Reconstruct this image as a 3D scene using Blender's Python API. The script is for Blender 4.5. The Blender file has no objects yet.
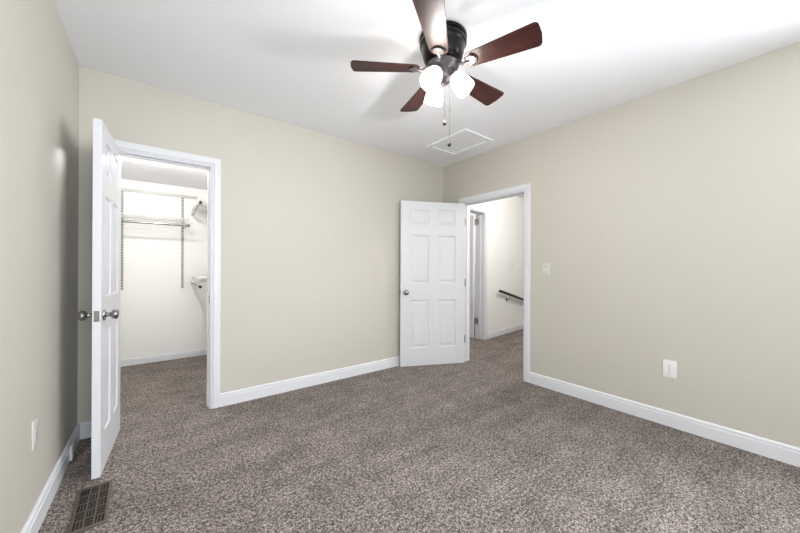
import bpy, bmesh, math, random
from mathutils import Vector, Matrix
random.seed(4)
S = bpy.context.scene
COL = S.collection
PI = math.pi
W = 3.343          # bedroom width
H = 2.44           # bedroom ceiling height
D = -4.60          # rear wall
T = 0.11           # wall thickness

# ------------------------------------------------------------------ camera
cam_d = bpy.data.cameras.new('camera')
cam = bpy.data.objects.new('camera', cam_d)
COL.objects.link(cam)
cam_d.sensor_width = 36
cam_d.lens = 316.28 / 800 * 36
cam_d.shift_y = 0.00146
cam_d.clip_start = 0.02
R_ = Vector((0.79472985, -0.60694818, 0.00428644))
U_ = Vector((-0.00375053, 0.00215132, 0.99999065))
F_ = Vector((0.60695173, 0.7947385, 0.00056665))
cam.matrix_world = Matrix(((R_.x, U_.x, -F_.x, 0.4167), (R_.y, U_.y, -F_.y, -2.917),
                           (R_.z, U_.z, -F_.z, 1.1288), (0, 0, 0, 1)))
S.camera = cam

# ------------------------------------------------------------------ world, exposure, daylight
S.view_settings.view_transform = 'Standard'
S.view_settings.look = 'None'
S.view_settings.gamma = 1
S.view_settings.exposure = 0.29
wd = bpy.data.worlds.new('sky')
S.world = wd
wd.use_nodes = True
wd.node_tree.nodes['Background'].inputs[0].default_value = (0.80, 0.90, 1.0, 1)
wd.node_tree.nodes['Background'].inputs[1].default_value = 1.0


def area_light(name, loc, rot, sx, sy, power, col=(1, 1, 1)):
    l = bpy.data.lights.new(name, 'AREA')
    l.shape = 'RECTANGLE'
    l.size, l.size_y, l.energy, l.color = sx, sy, power, col
    o = bpy.data.objects.new(name, l)
    o.location, o.rotation_euler = loc, rot
    COL.objects.link(o)
    return o


def point_light(name, loc, power, rad, col=(1, 1, 1), parent=None):
    l = bpy.data.lights.new(name, 'POINT')
    l.energy, l.shadow_soft_size, l.color = power, rad, col
    o = bpy.data.objects.new(name, l)
    o.location = loc
    if parent:
        o.parent = parent
    COL.objects.link(o)
    return o


# daylight entering by a window in the rear wall and one in the right wall, both behind the camera
DAY = 60
DAY_SIDE = 112
area_light('daylight', (0.625, D - 0.16, 1.42), (PI / 2, 0, 0), 0.95, 1.25, DAY, (0.865, 0.935, 1.0))
area_light('daylight', (W + 0.16, -3.86, 1.42), (PI / 2, 0, PI / 2), 0.95, 1.25, DAY_SIDE, (0.865, 0.935, 1.0))
FAN_W, CLOSET_W, HALL_W = 10.5, 60.0, 108.0


# ------------------------------------------------------------------ materials
def srgb(r, g, b):
    f = lambda c: (c / 255 / 12.92) if c <= 10 else ((c / 255 + 0.055) / 1.055) ** 2.4
    return (f(r), f(g), f(b), 1)


def mat(name, col, rough=0.5, metal=0.0, bump=0, bscale=100, var=0, vscale=4, spec=0.5):
    m = bpy.data.materials.new(name)
    m.use_nodes = True
    nt = m.node_tree
    b = nt.nodes['Principled BSDF']
    b.inputs['Base Color'].default_value = col
    b.inputs['Roughness'].default_value = rough
    b.inputs['Metallic'].default_value = metal
    b.inputs['Specular IOR Level'].default_value = spec
    tc = nt.nodes.new('ShaderNodeTexCoord')
    if var:
        n = nt.nodes.new('ShaderNodeTexNoise')
        n.inputs['Scale'].default_value = vscale
        n.inputs['Detail'].default_value = 4
        nt.links.new(tc.outputs['Object'], n.inputs['Vector'])
        mx = nt.nodes.new('ShaderNodeMix')
        mx.data_type = 'RGBA'
        mx.inputs[6].default_value = tuple(c * (1 - var) for c in col[:3]) + (1,)
        mx.inputs[7].default_value = tuple(min(1, c * (1 + var)) for c in col[:3]) + (1,)
        nt.links.new(n.outputs['Fac'], mx.inputs[0])
        nt.links.new(mx.outputs[2], b.inputs['Base Color'])
    if bump:
        n2 = nt.nodes.new('ShaderNodeTexNoise')
        n2.inputs['Scale'].default_value = bscale
        n2.inputs['Detail'].default_value = 3
        nt.links.new(tc.outputs['Object'], n2.inputs['Vector'])
        bp = nt.nodes.new('ShaderNodeBump')
        bp.inputs['Strength'].default_value = bump
        bp.inputs['Distance'].default_value = 0.003
        nt.links.new(n2.outputs['Fac'], bp.inputs['Height'])
        nt.links.new(bp.outputs['Normal'], b.inputs['Normal'])
    return m


M_WALL = mat('beige_wall_paint', srgb(197, 192, 181), 0.55, bump=0.10, bscale=160, var=0.012, vscale=2.5)
M_CLOSET = mat('cream_closet_paint', srgb(236, 235, 232), 0.6, bump=0.1, bscale=160, var=0.012, vscale=2.5)
M_CEIL = mat('white_ceiling_paint', srgb(246, 247, 251), 0.8, bump=0.25, bscale=90, var=0.012, vscale=3)
M_TRIM = mat('white_trim_paint', srgb(222, 222, 226), 0.35, var=0.006, vscale=8)
M_DOOR = mat('white_door_paint', srgb(216, 216, 220), 0.38, bump=0.04, bscale=220, var=0.006, vscale=6)
M_PLATE = mat('white_plastic', srgb(232, 231, 228), 0.3, var=0.005, vscale=30)
M_PLATEB = mat('ivory_plastic', srgb(208, 205, 199), 0.35, var=0.005, vscale=30)
M_SLOT = mat('dark_slot', srgb(40, 38, 36), 0.6)
M_PEWTER = mat('satin_nickel', srgb(150, 148, 146), 0.26, 1.0, var=0.05, vscale=40)
M_CHROME = mat('polished_chrome', srgb(200, 200, 202), 0.1, 1.0)
M_BRONZE = mat('dark_bronze', srgb(25, 21, 21), 0.3, 0.6, var=0.15, vscale=20)
M_HUB = mat('lamplit_bronze', srgb(98, 93, 97), 0.32, 0.7, var=0.2, vscale=30)  # dark bronze made lighter: the fan lamps' light is put into the colour
M_REG = mat('brown_register_metal', srgb(92, 80, 71), 0.45, 0.3, var=0.08, vscale=60)
M_DUCT = mat('duct_shade', srgb(14, 12, 11), 0.8)
M_WIRE = mat('white_coated_wire', srgb(202, 201, 198), 0.35)
M_STD = mat('white_slotted_steel', srgb(188, 187, 184), 0.4)
M_RODM = mat('grey_steel_rod', srgb(150, 150, 150), 0.25, 0.9)
M_BLACK = mat('black_rail_paint', srgb(22, 20, 20), 0.4)
M_BULB = mat('bulb_glass', srgb(250, 245, 235), 0.3)
M_BULB.node_tree.nodes['Principled BSDF'].inputs['Emission Color'].default_value = (1, 0.93, 0.82, 1)
M_BULB.node_tree.nodes['Principled BSDF'].inputs['Emission Strength'].default_value = 12


def carpet():
    m = bpy.data.materials.new('speckled_brown_carpet')
    m.use_nodes = True
    nt = m.node_tree
    b = nt.nodes['Principled BSDF']
    b.inputs['Roughness'].default_value = 0.95
    b.inputs['Specular IOR Level'].default_value = 0.1
    tc = nt.nodes.new('ShaderNodeTexCoord')

    def noise(scale, detail=2, rough=0.6):
        n = nt.nodes.new('ShaderNodeTexNoise')
        n.inputs['Scale'].default_value = scale
        n.inputs['Detail'].default_value = detail
        n.inputs['Roughness'].default_value = rough
        nt.links.new(tc.outputs['Object'], n.inputs['Vector'])
        return n
    vo = nt.nodes.new('ShaderNodeTexVoronoi')          # single tufts, each with its own shade
    vo.inputs['Scale'].default_value = 285
    nt.links.new(tc.outputs['Object'], vo.inputs['Vector'])
    sx = nt.nodes.new('ShaderNodeSeparateColor')
    nt.links.new(vo.outputs['Color'], sx.inputs[0])
    nq = noise(75, 4, 0.75)
    n1 = nt.nodes.new('ShaderNodeMix')
    n1.inputs[0].default_value = 0.72
    nt.links.new(sx.outputs[0], n1.inputs[2])
    nt.links.new(nq.outputs['Fac'], n1.inputs[3])
    cr = nt.nodes.new('ShaderNodeValToRGB')
    e = cr.color_ramp.elements
    e[0].position, e[0].color = 0.34, srgb(54, 46, 42)
    e[1].position, e[1].color = 0.67, srgb(202, 191, 183)
    mid = e.new(0.50)
    mid.color = srgb(121, 111, 105)
    nt.links.new(n1.outputs[0], cr.inputs['Fac'])
    # pile brushed in different directions: broad soft patches
    n2 = noise(4.2, 6, 0.72)
    mp = nt.nodes.new('ShaderNodeMapping')             # long sweeper tracks
    mp.inputs['Rotation'].default_value = (0, 0, math.radians(78))
    mp.inputs['Scale'].default_value = (0.35, 3.2, 1)
    nt.links.new(tc.outputs['Object'], mp.inputs['Vector'])
    n3 = noise(2.4, 5, 0.7)
    nt.links.new(mp.outputs['Vector'], n3.inputs['Vector'])
    n4 = nt.nodes.new('ShaderNodeMix')
    n4.inputs[0].default_value = 0.45
    nt.links.new(n2.outputs['Fac'], n4.inputs[2])
    nt.links.new(n3.outputs['Fac'], n4.inputs[3])
    mr = nt.nodes.new('ShaderNodeMapRange')
    mr.inputs['From Min'].default_value, mr.inputs['From Max'].default_value = 0.35, 0.65
    mr.inputs['To Min'].default_value, mr.inputs['To Max'].default_value = 0.68, 1.30
    nt.links.new(n4.outputs[0], mr.inputs['Value'])
    mx = nt.nodes.new('ShaderNodeMix')
    mx.data_type, mx.blend_type = 'RGBA', 'MULTIPLY'
    mx.inputs[0].default_value = 1
    nt.links.new(cr.outputs['Color'], mx.inputs[6])
    nt.links.new(mr.outputs['Result'], mx.inputs[7])
    nt.links.new(mx.outputs[2], b.inputs['Base Color'])
    bp = nt.nodes.new('ShaderNodeBump')
    bp.inputs['Strength'].default_value = 0.9
    bp.inputs['Distance'].default_value = 0.012
    nt.links.new(n1.outputs[0], bp.inputs['Height'])
    nt.links.new(bp.outputs['Normal'], b.inputs['Normal'])
    return m


M_CARPET = carpet()


def wood():
    m = bpy.data.materials.new('dark_walnut_blade')
    m.use_nodes = True
    nt = m.node_tree
    b = nt.nodes['Principled BSDF']
    b.inputs['Roughness'].default_value = 0.42
    b.inputs['Specular IOR Level'].default_value = 0.28
    tc = nt.nodes.new('ShaderNodeTexCoord')
    mp = nt.nodes.new('ShaderNodeMapping')
    mp.inputs['Scale'].default_value = (4, 60, 60)
    nt.links.new(tc.outputs['Object'], mp.inputs['Vector'])
    n = nt.nodes.new('ShaderNodeTexNoise')
    n.inputs['Scale'].default_value = 2.2
    n.inputs['Detail'].default_value = 6
    nt.links.new(mp.outputs['Vector'], n.inputs['Vector'])
    cr = nt.nodes.new('ShaderNodeValToRGB')
    e = cr.color_ramp.elements
    e[0].position, e[0].color = 0.32, srgb(28, 12, 11)
    e[1].position, e[1].color = 0.72, srgb(68, 34, 29)
    nt.links.new(n.outputs['Fac'], cr.inputs['Fac'])
    nt.links.new(cr.outputs['Color'], b.inputs['Base Color'])
    return m


M_WOOD = wood()


def frosted():
    m = bpy.data.materials.new('frosted_glass')
    m.use_nodes = True
    nt = m.node_tree
    nt.nodes.remove(nt.nodes['Principled BSDF'])
    out = nt.nodes['Material Output']
    tr = nt.nodes.new('ShaderNodeBsdfTranslucent')
    tr.inputs['Color'].default_value = (0.70, 0.695, 0.685, 1)
    tp = nt.nodes.new('ShaderNodeBsdfTransparent')
    tp.inputs['Color'].default_value = (0.97, 0.96, 0.94, 1)
    gl = nt.nodes.new('ShaderNodeBsdfGlossy')
    gl.inputs['Roughness'].default_value = 0.15
    lw = nt.nodes.new('ShaderNodeLayerWeight')
    lw.inputs['Blend'].default_value = 0.2
    a = nt.nodes.new('ShaderNodeMixShader')
    a.inputs[0].default_value = 0.50
    nt.links.new(tr.outputs[0], a.inputs[1])
    nt.links.new(tp.outputs[0], a.inputs[2])
    c = nt.nodes.new('ShaderNodeMixShader')
    nt.links.new(lw.outputs['Fresnel'], c.inputs[0])
    nt.links.new(a.outputs[0], c.inputs[1])
    nt.links.new(gl.outputs[0], c.inputs[2])
    nt.links.new(c.outputs[0], out.inputs['Surface'])
    return m


M_FROST = frosted()


def pane_mat():
    m = bpy.data.materials.new('window_glass')
    m.use_nodes = True
    nt = m.node_tree
    nt.nodes.remove(nt.nodes['Principled BSDF'])
    out = nt.nodes['Material Output']
    tp = nt.nodes.new('ShaderNodeBsdfTransparent')
    gl = nt.nodes.new('ShaderNodeBsdfGlossy')
    gl.inputs['Roughness'].default_value = 0.02
    a = nt.nodes.new('ShaderNodeMixShader')
    a.inputs[0].default_value = 0.06
    nt.links.new(tp.outputs[0], a.inputs[1])
    nt.links.new(gl.outputs[0], a.inputs[2])
    nt.links.new(a.outputs[0], out.inputs['Surface'])
    return m


M_PANE = pane_mat()


# ------------------------------------------------------------------ mesh helpers
def box(bm, x0, x1, y0, y1, z0, z1, bev=0.0, seg=2):
    b = bmesh.new()
    r = bmesh.ops.create_cube(b, size=1)
    for v in r['verts']:
        v.co = Vector((x0 + (v.co.x + .5) * (x1 - x0), y0 + (v.co.y + .5) * (y1 - y0), z0 + (v.co.z + .5) * (z1 - z0)))
    if bev:
        bmesh.ops.bevel(b, geom=list(b.edges), offset=bev, segments=seg, affect='EDGES', profile=0.5)
    merge(bm, b)


def merge(bm, b, mtx=None):
    if mtx:
        bmesh.ops.transform(b, matrix=mtx, verts=b.verts)
    me = bpy.data.meshes.new('tmp')
    b.to_mesh(me)
    b.free()
    bm.from_mesh(me)
    bpy.data.meshes.remove(me)


def lathe(bm, prof, n=32, mtx=None, close=False):
    b = bmesh.new()
    rings = []
    for r, z in prof:
        if r < 1e-6:
            rings.append([b.verts.new((0, 0, z))])
        else:
            rings.append([b.verts.new((r * math.cos(2 * PI * i / n), r * math.sin(2 * PI * i / n), z)) for i in range(n)])
    prs = list(zip(rings, rings[1:]))
    if close:
        prs.append((rings[-1], rings[0]))
    for a, c in prs:
        for i in range(n):
            j = (i + 1) % n
            if len(a) == 1 and len(c) == 1:
                continue
            if len(a) == 1:
                b.faces.new((a[0], c[i], c[j]))
            elif len(c) == 1:
                b.faces.new((a[i], a[j], c[0]))
            else:
                b.faces.new((a[i], a[j], c[j], c[i]))
    bmesh.ops.recalc_face_normals(b, faces=b.faces)
    merge(bm, b, mtx)


def tube(bm, pts, r, n=8):
    """round bar along a polyline, capped"""
    b = bmesh.new()
    pts = [Vector(p) for p in pts]
    rings = []
    for i, p in enumerate(pts):
        d = (pts[min(i + 1, len(pts) - 1)] - pts[max(i - 1, 0)]).normalized()
        up = Vector((0, 0, 1)) if abs(d.z) < .9 else Vector((1, 0, 0))
        u = d.cross(up).normalized()
        v = d.cross(u)
        rr = r[i] if isinstance(r, (list, tuple)) else r
        rings.append([b.verts.new(p + rr * (math.cos(2 * PI * k / n) * u + math.sin(2 * PI * k / n) * v)) for k in range(n)])
    for a, c in zip(rings, rings[1:]):
        for k in range(n):
            b.faces.new((a[k], a[(k + 1) % n], c[(k + 1) % n], c[k]))
    b.faces.new(rings[0])
    b.faces.new(rings[-1])
    bmesh.ops.recalc_face_normals(b, faces=b.faces)
    merge(bm, b)


def prism(bm, poly, z0, z1, bev=0.0, mtx=None):
    b = bmesh.new()
    vs = [b.verts.new((x, y, z0)) for x, y in poly]
    f = b.faces.new(vs)
    r = bmesh.ops.extrude_face_region(b, geom=[f])
    for v in r['geom']:
        if isinstance(v, bmesh.types.BMVert):
            v.co.z = z1
    bmesh.ops.recalc_face_normals(b, faces=b.faces)
    if bev:
        es = [e for e in b.edges if abs(e.verts[0].co.z - e.verts[1].co.z) < 1e-6]
        bmesh.ops.bevel(b, geom=es, offset=bev, segments=2, affect='EDGES')
    merge(bm, b, mtx)


def obj(name, bm, m, parent=None, smooth=False):
    me = bpy.data.meshes.new(name)
    bm.to_mesh(me)
    bm.free()
    me.materials.append(m)
    if smooth:
        me.polygons.foreach_set('use_smooth', [True] * len(me.polygons))
        me.update()
        try:
            me.set_sharp_from_angle(angle=math.radians(38))
        except Exception:
            pass
    o = bpy.data.objects.new(name, me)
    COL.objects.link(o)
    if parent:
        o.parent = parent
    return o


def tag(o, label, cat, group=None, kind=None):
    o['label'], o['category'] = label, cat
    if group:
        o['group'] = group
    if kind:
        o['kind'] = kind
    return o


def thing(name, label, cat, loc=(0, 0, 0), rotz=0, group=None, kind=None):
    o = bpy.data.objects.new(name, None)
    COL.objects.link(o)
    o.location, o.rotation_euler = loc, (0, 0, rotz)
    o.empty_display_size = 0.1
    return tag(o, label, cat, group, kind)


def struct(name, boxes, m, label, cat, bev=0.0):
    bm = bmesh.new()
    for q in boxes:
        box(bm, *q, bev=bev)
    return tag(obj(name, bm, m), label, cat, kind='structure')


def place(o, loc, rotz=0):
    o.location = loc
    o.rotation_euler = (0, 0, rotz)
    return o


# ------------------------------------------------------------------ room shell
struct('floor', [(-0.75, 7.2, D - 0.12, 3.2, -0.06, 0)], M_CARPET, 'speckled brown and grey carpet covering the floor', 'floor')
struct('ceiling', [(-T, W + T, D - T, T, H, H + 0.08)], M_CEIL, 'white painted bedroom ceiling carrying the fan', 'ceiling')

# closet opening in the back wall, hall opening in the right wall (jamb faces)
wz0, wz1 = 0.78, 2.06
SW0, SW1 = -4.385, -3.335   # side window in the right wall, behind the camera
CX0, CX1, CZ = 0.150, 0.742, 1.924
RY0, RY1, RZ = -1.140, -0.352, 1.900
L = 0.018   # jamb board thickness
struct('wall_left', [(-T, 0, D - T, T, 0, H)], M_WALL, 'beige wall on the left beside the open closet door', 'wall')
struct('wall_back', [(0, CX0 - L, 0, T, 0, H), (CX1 + L, W, 0, T, 0, H), (CX0 - L, CX1 + L, 0, T, CZ + L, H)],
       M_WALL, 'beige wall with the closet doorway', 'wall')
struct('wall_right', [(W, W + T, RY1 + L, T, 0, H), (W, W + T, SW1, RY0 - L, 0, H), (W, W + T, D - T, SW0, 0, H),
                      (W, W + T, SW0, SW1, 0, wz0), (W, W + T, SW0, SW1, wz1, H), (W, W + T, RY0 - L, RY1 + L, RZ + L, H)],
       M_WALL, 'beige wall with the doorway to the hall', 'wall')
# rear wall with two windows (behind the camera)
wins = [(0.10, 1.15)]

struct('wall_rear', [(0, wins[0][0], D - T, D, 0, H), (wins[0][1], W, D - T, D, 0, H)]
       + [(a, b, D - T, D, 0, wz0) for a, b in wins] + [(a, b, D - T, D, wz1, H) for a, b in wins],
       M_WALL, 'beige wall with a window behind the viewer', 'wall')
for i, (a, b, loc, rz) in enumerate(((wins[0][0], wins[0][1], (sum(wins[0]) / 2, D, wz0), 0), (SW0, SW1, (W, (SW0 + SW1) / 2, wz0), PI / 2))):
    w = thing('window_%d' % (i + 1), ['white sash window in the rear wall', 'white sash window in the right wall'][i], 'window',
              loc, rz, kind='structure')
    hw, hh = (b - a) / 2, wz1 - wz0
    bm = bmesh.new()
    for q in ((-hw, -hw + .05, -.1, -.02, 0, hh), (hw - .05, hw, -.1, -.02, 0, hh), (-hw + .05, hw - .05, -.1, -.02, 0, .05),
              (-hw + .05, hw - .05, -.1, -.02, hh - .05, hh), (-hw + .05, hw - .05, -.09, -.03, hh / 2 - .025, hh / 2 + .025)):
        box(bm, *q, bev=.003)
    obj('window_frame', bm, M_TRIM, w)
    bm = bmesh.new()
    box(bm, -hw + .05, hw - .05, -.062, -.058, .05, hh - .05)
    obj('window_pane', bm, M_PANE, w)
    bm = bmesh.new()
    for q in ((-hw - .07, -hw, 0, .015, -.07, hh + .07), (hw, hw + .07, 0, .015, -.07, hh + .07), (-hw, hw, 0, .015, hh, hh + .07), (-hw - .02, hw + .02, 0, .03, -.03, 0)):
        box(bm, *q, bev=.003)
    obj('window_casing', bm, M_TRIM, w)

# closet shell
KX0, KX1, KY, KH = -0.60, 1.06, 1.835, 2.12
struct('wall_closet_back', [(KX0, KX1, KY, KY + 0.1, 0, KH)], M_CLOSET, 'cream closet wall behind the back shelf', 'wall')
struct('wall_closet_left', [(KX0 - 0.1, KX0, T, KY + 0.1, 0, KH)], M_CLOSET, 'cream closet wall on the left', 'wall')
struct('wall_closet_right', [(KX1, KX1 + 0.1, T, KY + 0.1, 0, KH)], M_CLOSET, 'cream closet wall carrying the two side shelves', 'wall')
struct('ceiling_closet', [(KX0 - 0.1, KX1 + 0.1, T, KY + 0.1, KH, KH + 0.06)], M_CEIL, 'low white ceiling inside the closet', 'ceiling')
struct('wall_closet_front', [(KX0 - 0.1, -T, 0.01, T, 0, KH)], M_CLOSET, 'cream closet wall left of its doorway', 'wall')

# hall shell: far wall runs slightly askew
HO = Vector((4.585, 0.247, 0))
HA = math.radians(7.0)
HT = 0.16


def hall(s, n, z=0):
    return (HO.x + s * math.cos(HA) - n * math.sin(HA), HO.y + s * math.sin(HA) + n * math.cos(HA), z)


HS0, HS1, HZ = -0.85, -0.088, 1.995
HH = 2.44
o = struct('wall_hall', [(-1.16, HS0 - L, 0, HT, 0, HH), (HS1 + L, 2.5, 0, HT, 0, HH), (HS0 - L, HS1 + L, 0, HT, HZ + L, HH)],
           M_CLOSET, 'cream hall wall with the black handrail', 'wall')
place(o, HO, HA)
struct('wall_hall_end', [(6.98, 7.08, -1.75, 0.47, 0, HH)], M_CLOSET, 'cream wall closing the far end of the hall', 'wall')
struct('wall_hall_near', [(W + T, 7.08, -1.87, -1.75, 0, HH)], M_CLOSET, 'cream hall wall facing the handrail', 'wall')
struct('wall_far_room', [(3.48, 3.6, 0.32, 2.9, 0, HH), (3.6, 5.6, 2.8, 2.9, 0, HH), (5.5, 5.6, 0.58, 2.8, 0, HH)], M_CLOSET, 'cream walls of the room beyond the hall door', 'wall')
struct('ceiling_hall', [(W + T, 7.08, -1.87, 2.9, HH, HH + 0.08)], M_CEIL, 'white ceiling over the hall', 'ceiling')


# ------------------------------------------------------------------ baseboards: moulded profile swept along a straight run
def baseboard(name, p0, p1, nrm, label, h=0.106, t=0.015):
    p0, p1, nrm = Vector(p0 + (0,)), Vector(p1 + (0,)), Vector(nrm + (0,)).normalized()
    prof = [(0, 0), (t, 0), (t, h * .74), (t * .72, h * .77), (t * .72, h * .80), (t * .86, h * .84), (t * .8, h * .93), (t * .45, h * .985), (t * .35, h), (0, h)]
    bm = bmesh.new()
    a = [bm.verts.new(p0 + nrm * d + Vector((0, 0, z))) for d, z in prof]
    b = [bm.verts.new(p1 + nrm * d + Vector((0, 0, z))) for d, z in prof]
    n = len(prof)
    for i in range(n):
        bm.faces.new((a[i], a[(i + 1) % n], b[(i + 1) % n], b[i]))
    bm.faces.new(a)
    bm.faces.new(b)
    bmesh.ops.recalc_face_normals(bm, faces=bm.faces)
    return tag(obj(name, bm, M_TRIM), label, 'baseboard', kind='structure')


CW, CT = 0.066, 0.016   # casing width, thickness
RV = 0.008              # reveal
baseboard('baseboard_left', (0, D), (0, 0), (1, 0), 'white baseboard along the left wall')
baseboard('baseboard_back', (CX1 + RV + CW, 0), (W, 0), (0, -1), 'white baseboard between the closet doorway and the corner')
baseboard('baseboard_corner', (0, 0), (CX0 - RV - CW, 0), (0, -1), 'short white baseboard in the corner behind the open closet door')
baseboard('baseboard_right', (W, RY0 - RV - CW), (W, D), (-1, 0), 'white baseboard along the right wall')
baseboard('baseboard_rear', (0.015, D), (W - .015, D), (0, 1), 'white baseboard under the windows')
baseboard('baseboard_closet', (KX0, KY), (KX1, KY), (0, -1), 'low white baseboard along the closet back wall', 0.075, 0.012)
baseboard('baseboard_closet_right', (KX1, T), (KX1, KY - .012), (-1, 0), 'low white baseboard along the closet side wall', 0.075, 0.012)
a, b = hall(0, 0), hall(2.45, 0)
baseboard('baseboard_hall', a[:2], b[:2], (math.sin(HA), -math.cos(HA)), 'white baseboard under the handrail in the hall', 0.10)


# ------------------------------------------------------------------ door casings and jambs. local frame: u along wall, n out of the room face (negative = into the room)
def doorway(name, label, u0, u1, zt, depth, loc, rotz, stop, both=True):
    """jamb faces at u0,u1; wall face at n=0, far face at n=depth; stop = n range of the door stop"""
    t = thing(name, label, 'door frame', loc, rotz, kind='structure')
    bm = bmesh.new()
    box(bm, u0 - L, u0, 0, depth, 0, zt, .001)
    box(bm, u1, u1 + L, 0, depth, 0, zt, .001)
    box(bm, u0 - L, u1 + L, 0, depth, zt, zt + L, .001)
    for q in ((u0, u0 + .011), (u1 - .011, u1)):
        box(bm, q[0], q[1], stop[0], stop[1], 0, zt - .011, .002)
    box(bm, u0, u1, stop[0], stop[1], zt - .011, zt, .002)
    obj('door_jamb', bm, M_TRIM, t)

    def side(n0, sg):
        bm = bmesh.new()
        a0, a1 = u0 - RV, u1 + RV
        z1 = zt + RV
        outer = [(a0 - CW, 0), (a0 - CW, z1 + CW), (a1 + CW, z1 + CW), (a1 + CW, 0)]
        # moulded section as nested steps: (inset from inner edge, out, thickness)
        for i0, i1, th in ((0, .012, .009), (.012, .018, .012), (.018, CW - .012, CT), (CW - .012, CW, CT - .003)):
            lo, hi = sorted((n0, n0 + sg * th))
            box(bm, a0 - i1, a0 - i0, lo, hi, 0, z1 + i1, .0015, 1)
            box(bm, a1 + i0, a1 + i1, lo, hi, 0, z1 + i1, .0015, 1)
            box(bm, a0 - i0, a1 + i0, lo, hi, z1 + i0, z1 + i1, .0015, 1)
        obj('door_casing', bm, M_TRIM, t)
    side(0, -1)
    if both:
        side(depth, 1)
    return t


fr1 = doorway('trim_1', 'white door frame around the closet opening', CX0, CX1, CZ, T, (0, 0, 0), 0, (.040, .075))
bm = bmesh.new()
box(bm, CX1 - .002, CX1, .006, .032, .842, .900, .001)
obj('strike_plate', bm, M_PEWTER, fr1)
# right wall: u = -y  (rotz=-90deg maps local x -> -y, local y -> +x)
fr2 = doorway('trim_2', 'white door frame around the opening to the hall', -RY1, -RY0, RZ, T, (W, 0, 0), -PI / 2, (.040, .075))
fr3 = doorway('trim_3', 'white door frame in the hall beside the handrail', HS0, HS1, HZ, HT, HO, HA, (.06, .09))


# ------------------------------------------------------------------ six panel doors
def six_panel(w, h, t):
    """slab: x 0..w, y 0..t, z 0..h with moulded panels sunk on both faces"""
    cols = [(.135 * w / .6 if w < .7 else .105, None)]
    st = .105 if w < .7 else .115
    mid = .085 if w < .7 else .11
    pw = (w - 2 * st - mid) / 2
    xs = [(st, st + pw), (st + pw + mid, w - st)]
    zs = [(h * .108, h * .40), (h * .50, h * .795), (h * .855, h * .953)]
    rects = [(a, b, c, d) for a, b in xs for c, d in zs]
    gx = sorted({0, w, *[v for q in xs for v in q]})
    gz = sorted({0, h, *[v for q in zs for v in q]})
    bm = bmesh.new()
    for face, y, sg in ((0, 0.0, 1), (1, t, -1)):
        vs = {}

        def V(x, z, d=0.0):
            k = (round(x, 5), round(z, 5), round(d, 5))
            if k not in vs:
                vs[k] = bm.verts.new((x, y + sg * d, z))
            return vs[k]

        def F(*q):
            bm.faces.new(q if face == 0 else q[::-1])
        for i in range(len(gx) - 1):
            for j in range(len(gz) - 1):
                x0, x1, z0, z1 = gx[i], gx[i + 1], gz[j], gz[j + 1]
                if (x0, x1, z0, z1) in rects:
                    lv = [(0, 0), (.006, .007), (.014, .009), (.020, .009), (.046, .003), (.050, .003)]
                    for (i0, d0), (i1, d1) in zip(lv, lv[1:]):
                        A = [V(x0 + i0, z0 + i0, d0), V(x1 - i0, z0 + i0, d0), V(x1 - i0, z1 - i0, d0), V(x0 + i0, z1 - i0, d0)]
                        B = [V(x0 + i1, z0 + i1, d1), V(x1 - i1, z0 + i1, d1), V(x1 - i1, z1 - i1, d1), V(x0 + i1, z1 - i1, d1)]
                        for k in range(4):
                            F(A[k], A[(k + 1) % 4], B[(k + 1) % 4], B[k])
                    F(*B)
                else:
                    F(V(x0, z0), V(x1, z0), V(x1, z1), V(x0, z1))
    c = [[bm.verts.new((x, y, z)) for x, z in ((0, 0), (w, 0), (w, h), (0, h))] for y in (0, t)]
    for k in range(4):
        bm.faces.new((c[0][k], c[1][k], c[1][(k + 1) % 4], c[0][(k + 1) % 4]))
    bmesh.ops.remove_doubles(bm, verts=bm.verts, dist=1e-5)
    bmesh.ops.recalc_face_normals(bm, faces=bm.faces)
    return bm


def knob_mesh():
    bm = bmesh.new()
    lathe(bm, [(0, 0), (.029, 0), (.031, .003), (.029, .007), (.018, .010), (.0125, .013), (.0115, .026), (.014, .031), (.022, .036),
               (.0265, .043), (.0275, .050), (.025, .057), (.017, .0625), (.008, .064), (0, .0645)], 28)
    return bm


def hinge(parent, m_, z, rot=0.0):
    """knuckle at local pivot (x=0,y=0) with one leaf on the slab edge"""
    bm = bmesh.new()
    tube(bm, [(0, 0, z - .045), (0, 0, z + .045)], .0058, 10)
    tube(bm, [(0, 0, z + .045), (0, 0, z + .051)], .0042, 10)
    box(bm, .0003, .0028, .002, .038, z - .044, z + .044)
    return obj('hinge', bm, m_, parent, True)


def door(name, label, w, h, loc, rotz, kz, zs, pivot_flip=1):
    """pivot at the origin; slab starts at x=.003, y=.008 .. .043 (pin proud of the face that shuts flush)"""
    t = thing(name, label, 'door', loc, rotz, kind='structure')
    s = obj('door_slab', six_panel(w, h, .035), M_DOOR, t)
    s.location = (.003, .008, 0)
    for yy, rx in ((.008, PI / 2), (.043, -PI / 2)):
        k = obj('door_knob', knob_mesh(), M_PEWTER, t, True)
        k.location = (w - .058, yy, kz)
        k.rotation_euler = (rx, 0, 0)
    bm = bmesh.new()
    box(bm, w + .002, w + .0045, .0145, .0365, kz - .029, kz + .029, .0008, 1)
    box(bm, w + .003, w + .011, .020, .031, kz - .008, kz + .008, .002, 1)
    obj('latch_plate', bm, M_PEWTER, t, True)['label'] = 'nickel latch plate on the door edge'
    for z in zs:
        hinge(t, M_PEWTER, z)
    return t


# closet door: hinged on the left jamb, swung into the bedroom just past square
d1 = door('door_1', 'white six panel door standing open into the bedroom from the closet doorway', .600, 1.904,
          (CX0 + .018, -.010, .008), math.radians(-93.4), .857, (.2, .95, 1.68))
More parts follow.
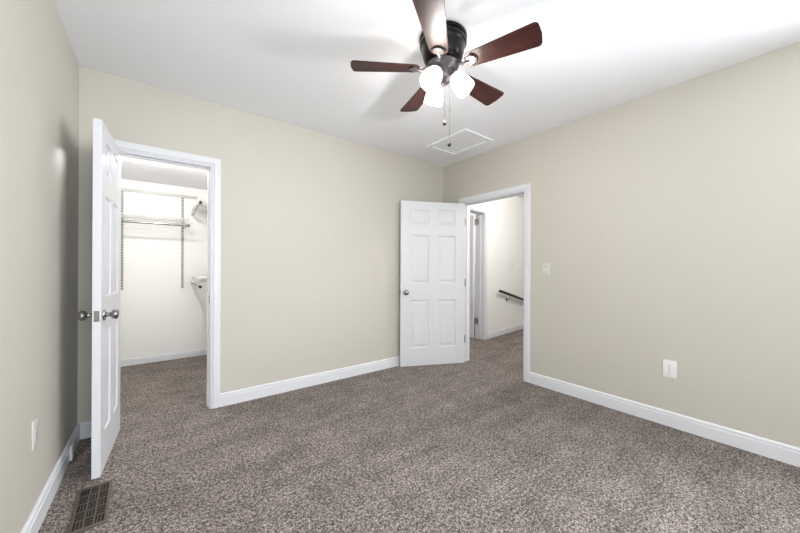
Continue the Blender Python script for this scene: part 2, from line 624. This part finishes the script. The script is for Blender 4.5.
# hall door: hinged on the corner side of the hall opening, swung against the back wall
d2 = door('door_2', 'white six panel door folded back towards the corner beside the hall doorway', .782, 1.889,
          (W - .010, RY1 - .004, .005), math.radians(-90 - 90 - 24.5 + 360 - 360), 0.846, (.27, .95, 1.68))


# the other hinge leaves, screwed to the jamb beside the open door
for z in (.27, .95, 1.68):
    b2 = bmesh.new()
    box(b2, -.002, .040, .0012, .0038, z - .044, z + .044)
    bm = bmesh.new()
    merge(bm, b2, Matrix.Rotation(-d2.rotation_euler.z, 4, 'Z'))
    obj('hinge_leaf', bm, M_PEWTER, d2)

# ------------------------------------------------------------------ hall door, seen edge on past the jamb
d3 = thing('door_3', 'white six panel door in the hall, opened away and seen edge on', 'door', hall(HS1 - .006, HT + .012, .012), HA + PI / 2, kind='structure')
s = obj('door_slab', six_panel(.75, 1.97, .035), M_DOOR, d3)
s.location = (.003, .008, 0)
k = obj('door_knob', knob_mesh(), M_PEWTER, d3, True)
k.location, k.rotation_euler = (.69, .043, .87), (-PI / 2, 0, 0)
for z in (.27, 1.86):
    bm = bmesh.new()
    tube(bm, [(0, 0, z - .05), (0, 0, z + .05)], .007, 10)
    box(bm, -.062, -.004, -.0055, -.002, z - .05, z + .05)
    obj('hinge', bm, M_PEWTER, d3, True)

# ------------------------------------------------------------------ ceiling fan
FX, FY = 1.700, -1.631
fan = thing('ceiling_fan', 'dark bronze ceiling fan with five walnut blades and three lit glass shades', 'ceiling fan', (FX, FY, H))
bm = bmesh.new()
lathe(bm, [(0, 0), (.128, 0), (.134, -.004), (.134, -.020), (.127, -.024), (.127, -.029), (.132, -.033), (.132, -.046), (.125, -.052),
           (.121, -.058), (.119, -.085), (.113, -.112), (.103, -.134), (.09, -.146), (.07, -.150), (0, -.150)], 56)
obj('motor_housing', bm, M_BRONZE, fan, True)
bm = bmesh.new()
lathe(bm, [(0, -.151), (.070, -.151), (.088, -.155), (.091, -.166), (.084, -.176), (.066, -.188), (.055, -.195), (.053, -.225), (.050, -.238), (.040, -.252),
           (.022, -.262), (.012, -.266), (.009, -.275), (0, -.278)], 48)
obj('switch_housing', bm, M_HUB, fan, True)

ZB = -.180
RT = .522


def blade_poly():
    r0, r1 = .132, RT
    w0, w1 = .050, .071
    pts = []
    # root: rounded
    for i in range(13):
        a = PI / 2 + PI * i / 12
        pts.append((r0 + .036 + .036 * math.cos(a), w0 * math.sin(a) * 1.0))
    # lower side to tip
    rc = .022
    for i in range(7):
        a = -PI / 2 + (PI / 2 - .12) * i / 6
        pts.append((r1 - rc - .006 + rc * math.cos(a), -w1 + rc + rc * math.sin(a)))
    pts.append((r1, 0))
    for i in range(7):
        a = .12 + (PI / 2 - .12) * i / 6
        pts.append((r1 - rc - .006 + rc * math.cos(a), w1 - rc + rc * math.sin(a)))
    return pts


def blade_mesh():
    bm = bmesh.new()
    prism(bm, blade_poly(), -.003, .003, .0012)
    return bm


def rim_mesh():
    bm = bmesh.new()
    arc = [(.160 + .040 * math.cos(a), .038 * math.sin(a), -.0065) for a in [-PI * .42 + PI * .84 * i / 14 for i in range(15)]]
    tube(bm, arc, [.002] + [.0045] * 13 + [.002], 8)
    return bm


def iron_mesh():
    bm = bmesh.new()
    # arm sweeping from hub down and out to the blade, then a tongue plate with an arched rim under the blade
    tube(bm, [(.070, 0, .012), (.092, 0, .008), (.105, 0, -.002), (.122, 0, -.012), (.142, 0, -.010), (.160, 0, -.006)],
         [.012, .010, .0085, .008, .009, .006], 10)
    poly = [(.136 + .045 * (1 - math.cos(a)) * .6, .028 * math.sin(a)) for a in [2 * PI * i / 24 for i in range(24)]]
    prism(bm, poly, -.0075, -.0032, .001)
    for y in (-.016, .016):
        lathe(bm, [(0, -.0105), (.004, -.010), (.005, -.0078), (.005, -.005)], 10, Matrix.Translation((.168, y, 0)))
    return bm


b0 = i0 = r0 = None
for k in range(5):
    az = math.radians(145.6 + 72 * k)
    rot = Matrix.Rotation(az, 4, 'Z') @ Matrix.Rotation(math.radians(-12), 4, 'X')
    if b0 is None:
        b = b0 = obj('blade', blade_mesh(), M_WOOD, fan, True)
        i = i0 = obj('blade_iron', iron_mesh(), M_HUB, b0, True)
        i['label'] = 'bronze blade bracket'
        rm = r0 = obj('bracket_rim', rim_mesh(), M_BRONZE, b0, True)
        rm['label'] = 'black arched rim of the blade bracket'
    else:
        b = b0.copy()
        COL.objects.link(b)
        b.parent = fan
        i = i0.copy()
        COL.objects.link(i)
        i.parent = b
        rm = r0.copy()
        COL.objects.link(rm)
        rm.parent = b
    b.matrix_local = Matrix.Translation((0, 0, ZB)) @ rot

SH = [(.0235, 0), (.030, .004), (.040, .018), (.0475, .040), (.0520, .066), (.0545, .094), (.0550, .120)]
shade_prof = SH + [(r - .003, z) for r, z in reversed(SH)]
for k, azd in enumerate((72.0, 192.0, -48.0)):
    az = math.radians(azd)
    tilt = math.radians(38)
    d = Vector((math.cos(az) * math.sin(tilt), math.sin(az) * math.sin(tilt), -math.cos(tilt)))
    p = Vector((math.cos(az) * .060, math.sin(az) * .060, -.218))
    q = d.to_track_quat('Z', 'Y').to_matrix().to_4x4()
    bm = bmesh.new()
    a0 = Vector((math.cos(az) * .045, math.sin(az) * .045, -.205))
    tube(bm, [a0, a0.lerp(p, .5), p], .013, 12)
    lathe(bm, [(0, -.012), (.018, -.012), (.026, -.006), (.0285, .002), (.0285, .012), (.026, .013), (.0255, .001), (0, .001)], 28, Matrix.Translation(p) @ q)
    obj('lamp_holder', bm, M_HUB, fan, True)
    bm = bmesh.new()
    lathe(bm, shade_prof, 36, close=True)
    sh = obj('lamp_shade', bm, M_FROST, fan, True)
    sh.matrix_local = Matrix.Translation(p) @ q
    sh['label'] = 'lit frosted glass shade'
    bm = bmesh.new()
    lathe(bm, [(0, .004), (.012, .004), (.013, .026), (.020, .046), (.026, .062), (.0265, .074), (.022, .086), (.012, .094), (0, .096)], 20)
    bb = obj('bulb', bm, M_BULB, sh, True)
    point_light('fan_lamp', (0, 0, .118), FAN_W, .022, (1, .975, .95), sh)
for (dx, dy, z0, z1, mid) in ((.000, -.015, -.255, -.470, None), (.020, -.034, -.215, -.590, -.42)):
    bm = bmesh.new()
    n = int((z0 - z1) / .006)
    tube(bm, [(dx, dy, z0), (dx, dy, z1)], .0009, 6)
    for j in range(n):
        lathe(bm, [(0, -.0017), (.0016, 0), (0, .0017)], 6, Matrix.Translation((dx, dy, z0 - j * .006)))
    if mid:
        lathe(bm, [(0, -.006), (.003, -.004), (.003, .004), (0, .006)], 10, Matrix.Translation((dx, dy, mid)))
    ch = obj('pull_chain', bm, M_PEWTER, fan, True)
    bm = bmesh.new()
    lathe(bm, [(0, .024), (.002, .022), (.0035, .014), (.0085, .004), (.0105, -.004), (.009, -.011), (.004, -.015), (0, -.016)], 18, Matrix.Translation((dx, dy, z1 - .02)))
    obj('pull_knob', bm, M_BLACK, ch, True)['label'] = 'black drop shaped pull'

# ------------------------------------------------------------------ attic hatch in the ceiling
hx0, hx1, hy0, hy1 = 2.70, 3.135, -.93, -.375
ht = thing('attic_hatch', 'white framed attic access hatch in the ceiling near the corner', 'hatch', ((hx0 + hx1) / 2, (hy0 + hy1) / 2, H))
hw, hl = (hx1 - hx0) / 2, (hy1 - hy0) / 2
bm = bmesh.new()
f = .046
for q in ((-hw, hw, -hl, -hl + f), (-hw, hw, hl - f, hl), (-hw, -hw + f, -hl + f, hl - f), (hw - f, hw, -hl + f, hl - f)):
    box(bm, q[0], q[1], q[2], q[3], -.013, 0, .002)
obj('hatch_frame', bm, M_CEIL, ht)
bm = bmesh.new()
box(bm, -hw + f + .006, hw - f - .006, -hl + f + .006, hl - f - .006, -.003, 0, .001)
obj('hatch_panel', bm, M_CEIL, ht)

# ------------------------------------------------------------------ switches and outlets. local: plate in x-z plane, sticking out to -y
PW, PH = .077, .123


def plate_bm(w=PW, h=PH):
    bm = bmesh.new()
    box(bm, -w / 2, w / 2, -.006, 0, -h / 2, h / 2, .0025, 2)
    return bm


def screw(parent, z, m):
    bm = bmesh.new()
    lathe(bm, [(0, .0018), (.003, .0012), (.0035, 0)], 10, Matrix.Translation((0, -.006, z)) @ Matrix.Rotation(PI / 2, 4, 'X'))
    obj('screw', bm, m, parent, True)


def switch(label, loc, rotz, m):
    t = thing('light_switch', label, 'light switch', loc, rotz)
    obj('switch_plate', plate_bm(), m, t, True)
    bm = bmesh.new()
    box(bm, -.0055, .0055, -.0075, -.006, -.0125, .0125, .0005, 1)
    prism(bm, [(-.006, -.001), (-.017, .008), (-.0165, .013), (-.006, .009)], -.0042, .0042, 0.0006,
          Matrix(((0, 0, 1, 0), (1, 0, 0, 0), (0, 1, 0, 0), (0, 0, 0, 1))))
    obj('toggle', bm, M_PLATE, t)
    for z in (-.030, .030):
        screw(t, z, M_PEWTER)
    return t


def outlet(label, loc, rotz, m):
    t = thing('wall_outlet', label, 'power outlet', loc, rotz)
    obj('outlet_plate', plate_bm(), m, t, True)
    for z in (-.0195, .0195):
        bm = bmesh.new()
        poly = []
        for i in range(24):
            a = 2 * PI * i / 24
            poly.append((max(-.0165, min(.0165, .0185 * math.cos(a))), max(-.0145, min(.0145, .0185 * math.sin(a)))))
        prism(bm, poly, 0, .0016, .0004, Matrix.Translation((0, -.006, z)) @ Matrix.Rotation(PI / 2, 4, 'X'))
        s = obj('socket', bm, m, t)
        bm = bmesh.new()
        box(bm, -.0078, -.0056, -.0080, -.0074, z + .000, z + .008)
        box(bm, .0056, .0078, -.0080, -.0074, z + .001, z + .0075)
        lathe(bm, [(0, 0), (.0028, 0), (.0028, .0006), (0, .0006)], 12, Matrix.Translation((0, -.0074, z - .007)) @ Matrix.Rotation(PI / 2, 4, 'X'))
        obj('slots', bm, M_SLOT, s)
    screw(t, 0, M_PEWTER)
    return t


switch('ivory toggle switch on the beige wall just right of the hall doorway', (W, -1.372, 1.118), -PI / 2, M_PLATEB)
outlet('white power outlet low on the right wall', (W, -2.288, .410), -PI / 2, M_PLATE)
outlet('ivory power outlet low on the left wall near the open closet door', (0, -.912, .421), PI / 2, M_PLATEB)
switch('small switch on the cream hall wall above the handrail', hall(.87, 0, 1.21), HA, M_PLATE)

# ------------------------------------------------------------------ floor register
rg = thing('floor_register', 'brown metal floor register with a slotted grille in the carpet', 'floor vent', (.172, -.853, 0), math.radians(2))
w2, l2 = .064, .176
bm = bmesh.new()
fw = .013
for q in ((-w2, w2, -l2, -l2 + fw), (-w2, w2, l2 - fw, l2), (-w2, -w2 + fw, -l2 + fw, l2 - fw), (w2 - fw, w2, -l2 + fw, l2 - fw)):
    box(bm, q[0], q[1], q[2], q[3], .0005, .0085, .002)
obj('register_frame', bm, M_REG, rg)
bm = bmesh.new()
iw, il = w2 - fw, l2 - fw
# three bays across, six blocks along, alternately slatted lengthways and crossways
nb = 5
for j in range(nb + 1):
    y = -il + 2 * il * j / nb
    box(bm, -iw, iw, max(-il, y - .0028), min(il, y + .0028), .003, .0072)
for x in (-iw / 3, iw / 3):
    box(bm, x - .0026, x + .0026, -il, il, .003, .0072)
for j in range(nb):
    for i in range(3):
        x0, x1 = -iw + 2 * iw * i / 3, -iw + 2 * iw * (i + 1) / 3
        y0, y1 = -il + 2 * il * j / nb, -il + 2 * il * (j + 1) / nb
        if (i + j) % 2:
            for k in range(1, 3):
                y = y0 + (y1 - y0) * k / 3
                box(bm, x0, x1, y - .0014, y + .0014, .005, .0066)
        else:
            for k in range(1, 3):
                x = x0 + (x1 - x0) * k / 3
                box(bm, x - .0012, x + .0012, y0, y1, .005, .0066)
obj('register_grille', bm, M_REG, rg)
bm = bmesh.new()
box(bm, -iw, iw, -il, il, .0004, .0016)  # near-black sheet paints the shade seen through the grille slots
obj('duct_shade_sheet', bm, M_DUCT, rg)['label'] = 'black sheet standing for the shade under the grille'

# ------------------------------------------------------------------ closet fittings
# hang track along the back wall
bm = bmesh.new()
box(bm, -.50, .80, KY - .016, KY, 1.985, 2.018, .002)
tag(obj('hang_track', bm, M_STD), 'long grey white metal track across the top of the closet back wall', 'shelf track')


def standard(x, label):
    t = thing('shelf_standard', label, 'shelf upright', (x, KY, .865), group='slotted shelf uprights')
    bm = bmesh.new()
    for sx in (-.0125, .0095):
        box(bm, sx, sx + .003, -.014, 0, 0, 1.125)
    h = 1.125
    n = 36
    for i in range(n + 1):                                   # web between the slots
        z = h * i / n
        box(bm, -.0095, .0095, -.014, -.011, max(0, z - .007), min(h, z + .007))
    box(bm, -.002, .002, -.0145, -.011, 0, h)
    obj('slotted_strip', bm, M_STD, t)
    bm = bmesh.new()
    box(bm, -.0095, .0095, -.006, -.001, 0, h)
    obj('strip_back', bm, M_SLOT, t)['label'] = 'dark slots of the upright'
    return t


standard(.088, 'slotted white shelf upright on the closet back wall, nearer the open door')
standard(.652, 'slotted white shelf upright on the closet back wall, farther from the open door')


def wire_shelf(name_label, x0, x1, depth, loc, rotz, brackets, group):
    """deck in local frame: x along the wall, y from 0 (wall) to -depth (front), top at z=0"""
    t = thing('wire_shelf', name_label, 'wire shelf', loc, rotz, group)
    bm = bmesh.new()
    n = int((x1 - x0) / .026)
    for i in range(n + 1):
        x = x0 + (x1 - x0) * i / n
        tube(bm, [(x, -.004, 0), (x, -depth, 0), (x, -depth - .004, -.006), (x, -depth - .004, -.036)], .0026, 5)
    obj('wire_deck', bm, M_WIRE, t)
    bm = bmesh.new()
    for y, z in ((-.006, -.004), (-depth * .5, -.004), (-depth, -.004), (-depth - .004, -.036)):
        tube(bm, [(x0, y, z), (x1, y, z)], .0032, 6)
    obj('front_rail', bm, M_WIRE, t)
    for x in brackets:
        bm = bmesh.new()
        pts = [(0, 0), (-.02, 0), (-depth - .01, -.012), (-depth - .01, -.024), (-.06, -.042), (-.02, -.085), (0, -.085)]
        mt = Matrix(((0, 0, 1, x), (1, 0, 0, 0), (0, 1, 0, -.006), (0, 0, 0, 1)))
        prism(bm, pts, -.004, .004, .0008, mt)
        obj('shelf_bracket', bm, M_STD, t)
    return t


def closet_rod(label, a, b, ends, hang, group):
    a, b = Vector(a), Vector(b)
    t = thing('closet_rod', label, 'closet rod', a, 0, group)
    bm = bmesh.new()
    tube(bm, [(0, 0, 0), b - a], .0125, 16)
    obj('rod', bm, M_RODM, t, True)
    d = (b - a).normalized()
    for e in ends:
        bm = bmesh.new()
        p = (b - a) if e else Vector((0, 0, 0))
        tube(bm, [p - d * .006, p + d * .006], .0155, 16)
        obj('end_cap', bm, M_SLOT, t, True)['label'] = 'dark rod end cap'
    for f in hang:
        p = (b - a) * f
        bm = bmesh.new()
        side = d.cross(Vector((0, 0, 1)))
        arc = [p + Vector((0, 0, .036)), p + side * .012 + Vector((0, 0, .03))]
        arc += [p + (side * math.cos(th) + Vector((0, 0, math.sin(th)))) * .016 for th in [-PI * i / 8 for i in range(9)]]
        tube(bm, arc, .0035, 6)
        obj('rod_hook', bm, M_STD, t)
    return t


SG = 'wire shelves in the closet'
wire_shelf('white wire shelf on the closet back wall between the two uprights', -.42, .690, .315, (0, KY - .014, 1.694), 0, (.088, .652), SG)
closet_rod('grey hanging rod under the back wall shelf of the closet', (-.42, KY - .318, 1.612), (.700, KY - .318, 1.612), (1,), (.45, .958), 'closet hanging rods')
# right wall shelves: local x -> world -y, local y -> world +x
for z, lab, lr in ((1.862, 'upper white wire shelf on the closet side wall, above head height', 'hanging rod under the upper side shelf of the closet'),
                   (1.012, 'lower white wire shelf on the closet side wall, at waist height', 'hanging rod under the lower side shelf of the closet')):
    wire_shelf(lab, -1.80, -.86, .305, (KX1, 0, z), -PI / 2, (-1.4, -.872), SG)
    closet_rod(lr, (KX1 - .309, 1.79, z - .084), (KX1 - .309, .83, z - .084), (1,), (.08, .95), 'closet hanging rods')

# closet ceiling lamp (above the doorway head, out of sight) plus unseen hall and far room lamps added as fill
for nm, loc, pw, lab in (('closet_lamp', (.34, .52, KH), CLOSET_W, 'round white lamp on the closet ceiling'),
                         ('hall_fill_lamp', (4.5, -1.1, HH), HALL_W, 'unseen round white lamp added on the hall ceiling as fill light'),
                         ('far_room_fill_lamp', (4.5, 1.5, HH), HALL_W * .6, 'unseen round white lamp added in the room beyond the hall to brighten its door frame')):
    t = thing('ceiling_lamp', lab, 'lamp', loc)
    bm = bmesh.new()
    lathe(bm, [(0, 0), (.085, 0), (.085, -.012), (.07, -.016), (0, -.016)], 32)
    obj('lamp_base', bm, M_PLATE, t, True)
    bm = bmesh.new()
    pr = [(.078, -.017), (.078, -.026), (.068, -.046), (.045, -.062), (.018, -.069), (0, -.070)]
    lathe(bm, pr, 32)
    obj('lamp_bowl', bm, M_FROST, t, True)
    point_light('lamp_bulb', (0, 0, -.042), pw, .045, (1, .985, .965), t)

# ------------------------------------------------------------------ hall handrail
hr = thing('handrail', 'black handrail sloping down the cream hall wall', 'handrail', hall(.40, 0, 0), HA)
bm = bmesh.new()
sl = math.tan(math.radians(15))
b2 = bmesh.new()
box(b2, -.12, 1.75, -.083, -.047, -.019, .019, .007, 3)
merge(bm, b2, Matrix.Translation((0, 0, .730)) @ Matrix.Rotation(-math.radians(13), 4, 'Y').inverted())
obj('rail', bm, M_BLACK, hr, True)
for xx in (.24, 1.3):
    zz = .730 - xx * math.tan(math.radians(13)) - .03
    bm = bmesh.new()
    lathe(bm, [(0, 0), (.028, 0), (.028, .004), (.012, .012), (0, .013)], 20, Matrix.Translation((xx, 0, zz - .06)) @ Matrix.Rotation(PI / 2, 4, 'X'))
    tube(bm, [(xx, -.01, zz - .06), (xx, -.045, zz - .058), (xx, -.062, zz - .035), (xx, -.065, zz)], .007, 10)
    obj('rail_bracket', bm, M_PEWTER, hr, True)['label'] = 'nickel rail bracket'

# ------------------------------------------------------------------ small door bumpers
bm = bmesh.new()
box(bm, .0145, .028, -.335, -.285, .012, .095, .004)
tag(obj('door_stop', bm, M_TRIM), 'small white block on the left baseboard behind the open closet door', 'door stop')
bm = bmesh.new()
box(bm, CX1 - .016, CX1 - .0005, .012, .036, .085, .185, .006)
tag(obj('door_stop', bm, M_TRIM), 'small white bumper low on the right side of the closet door frame', 'door stop')
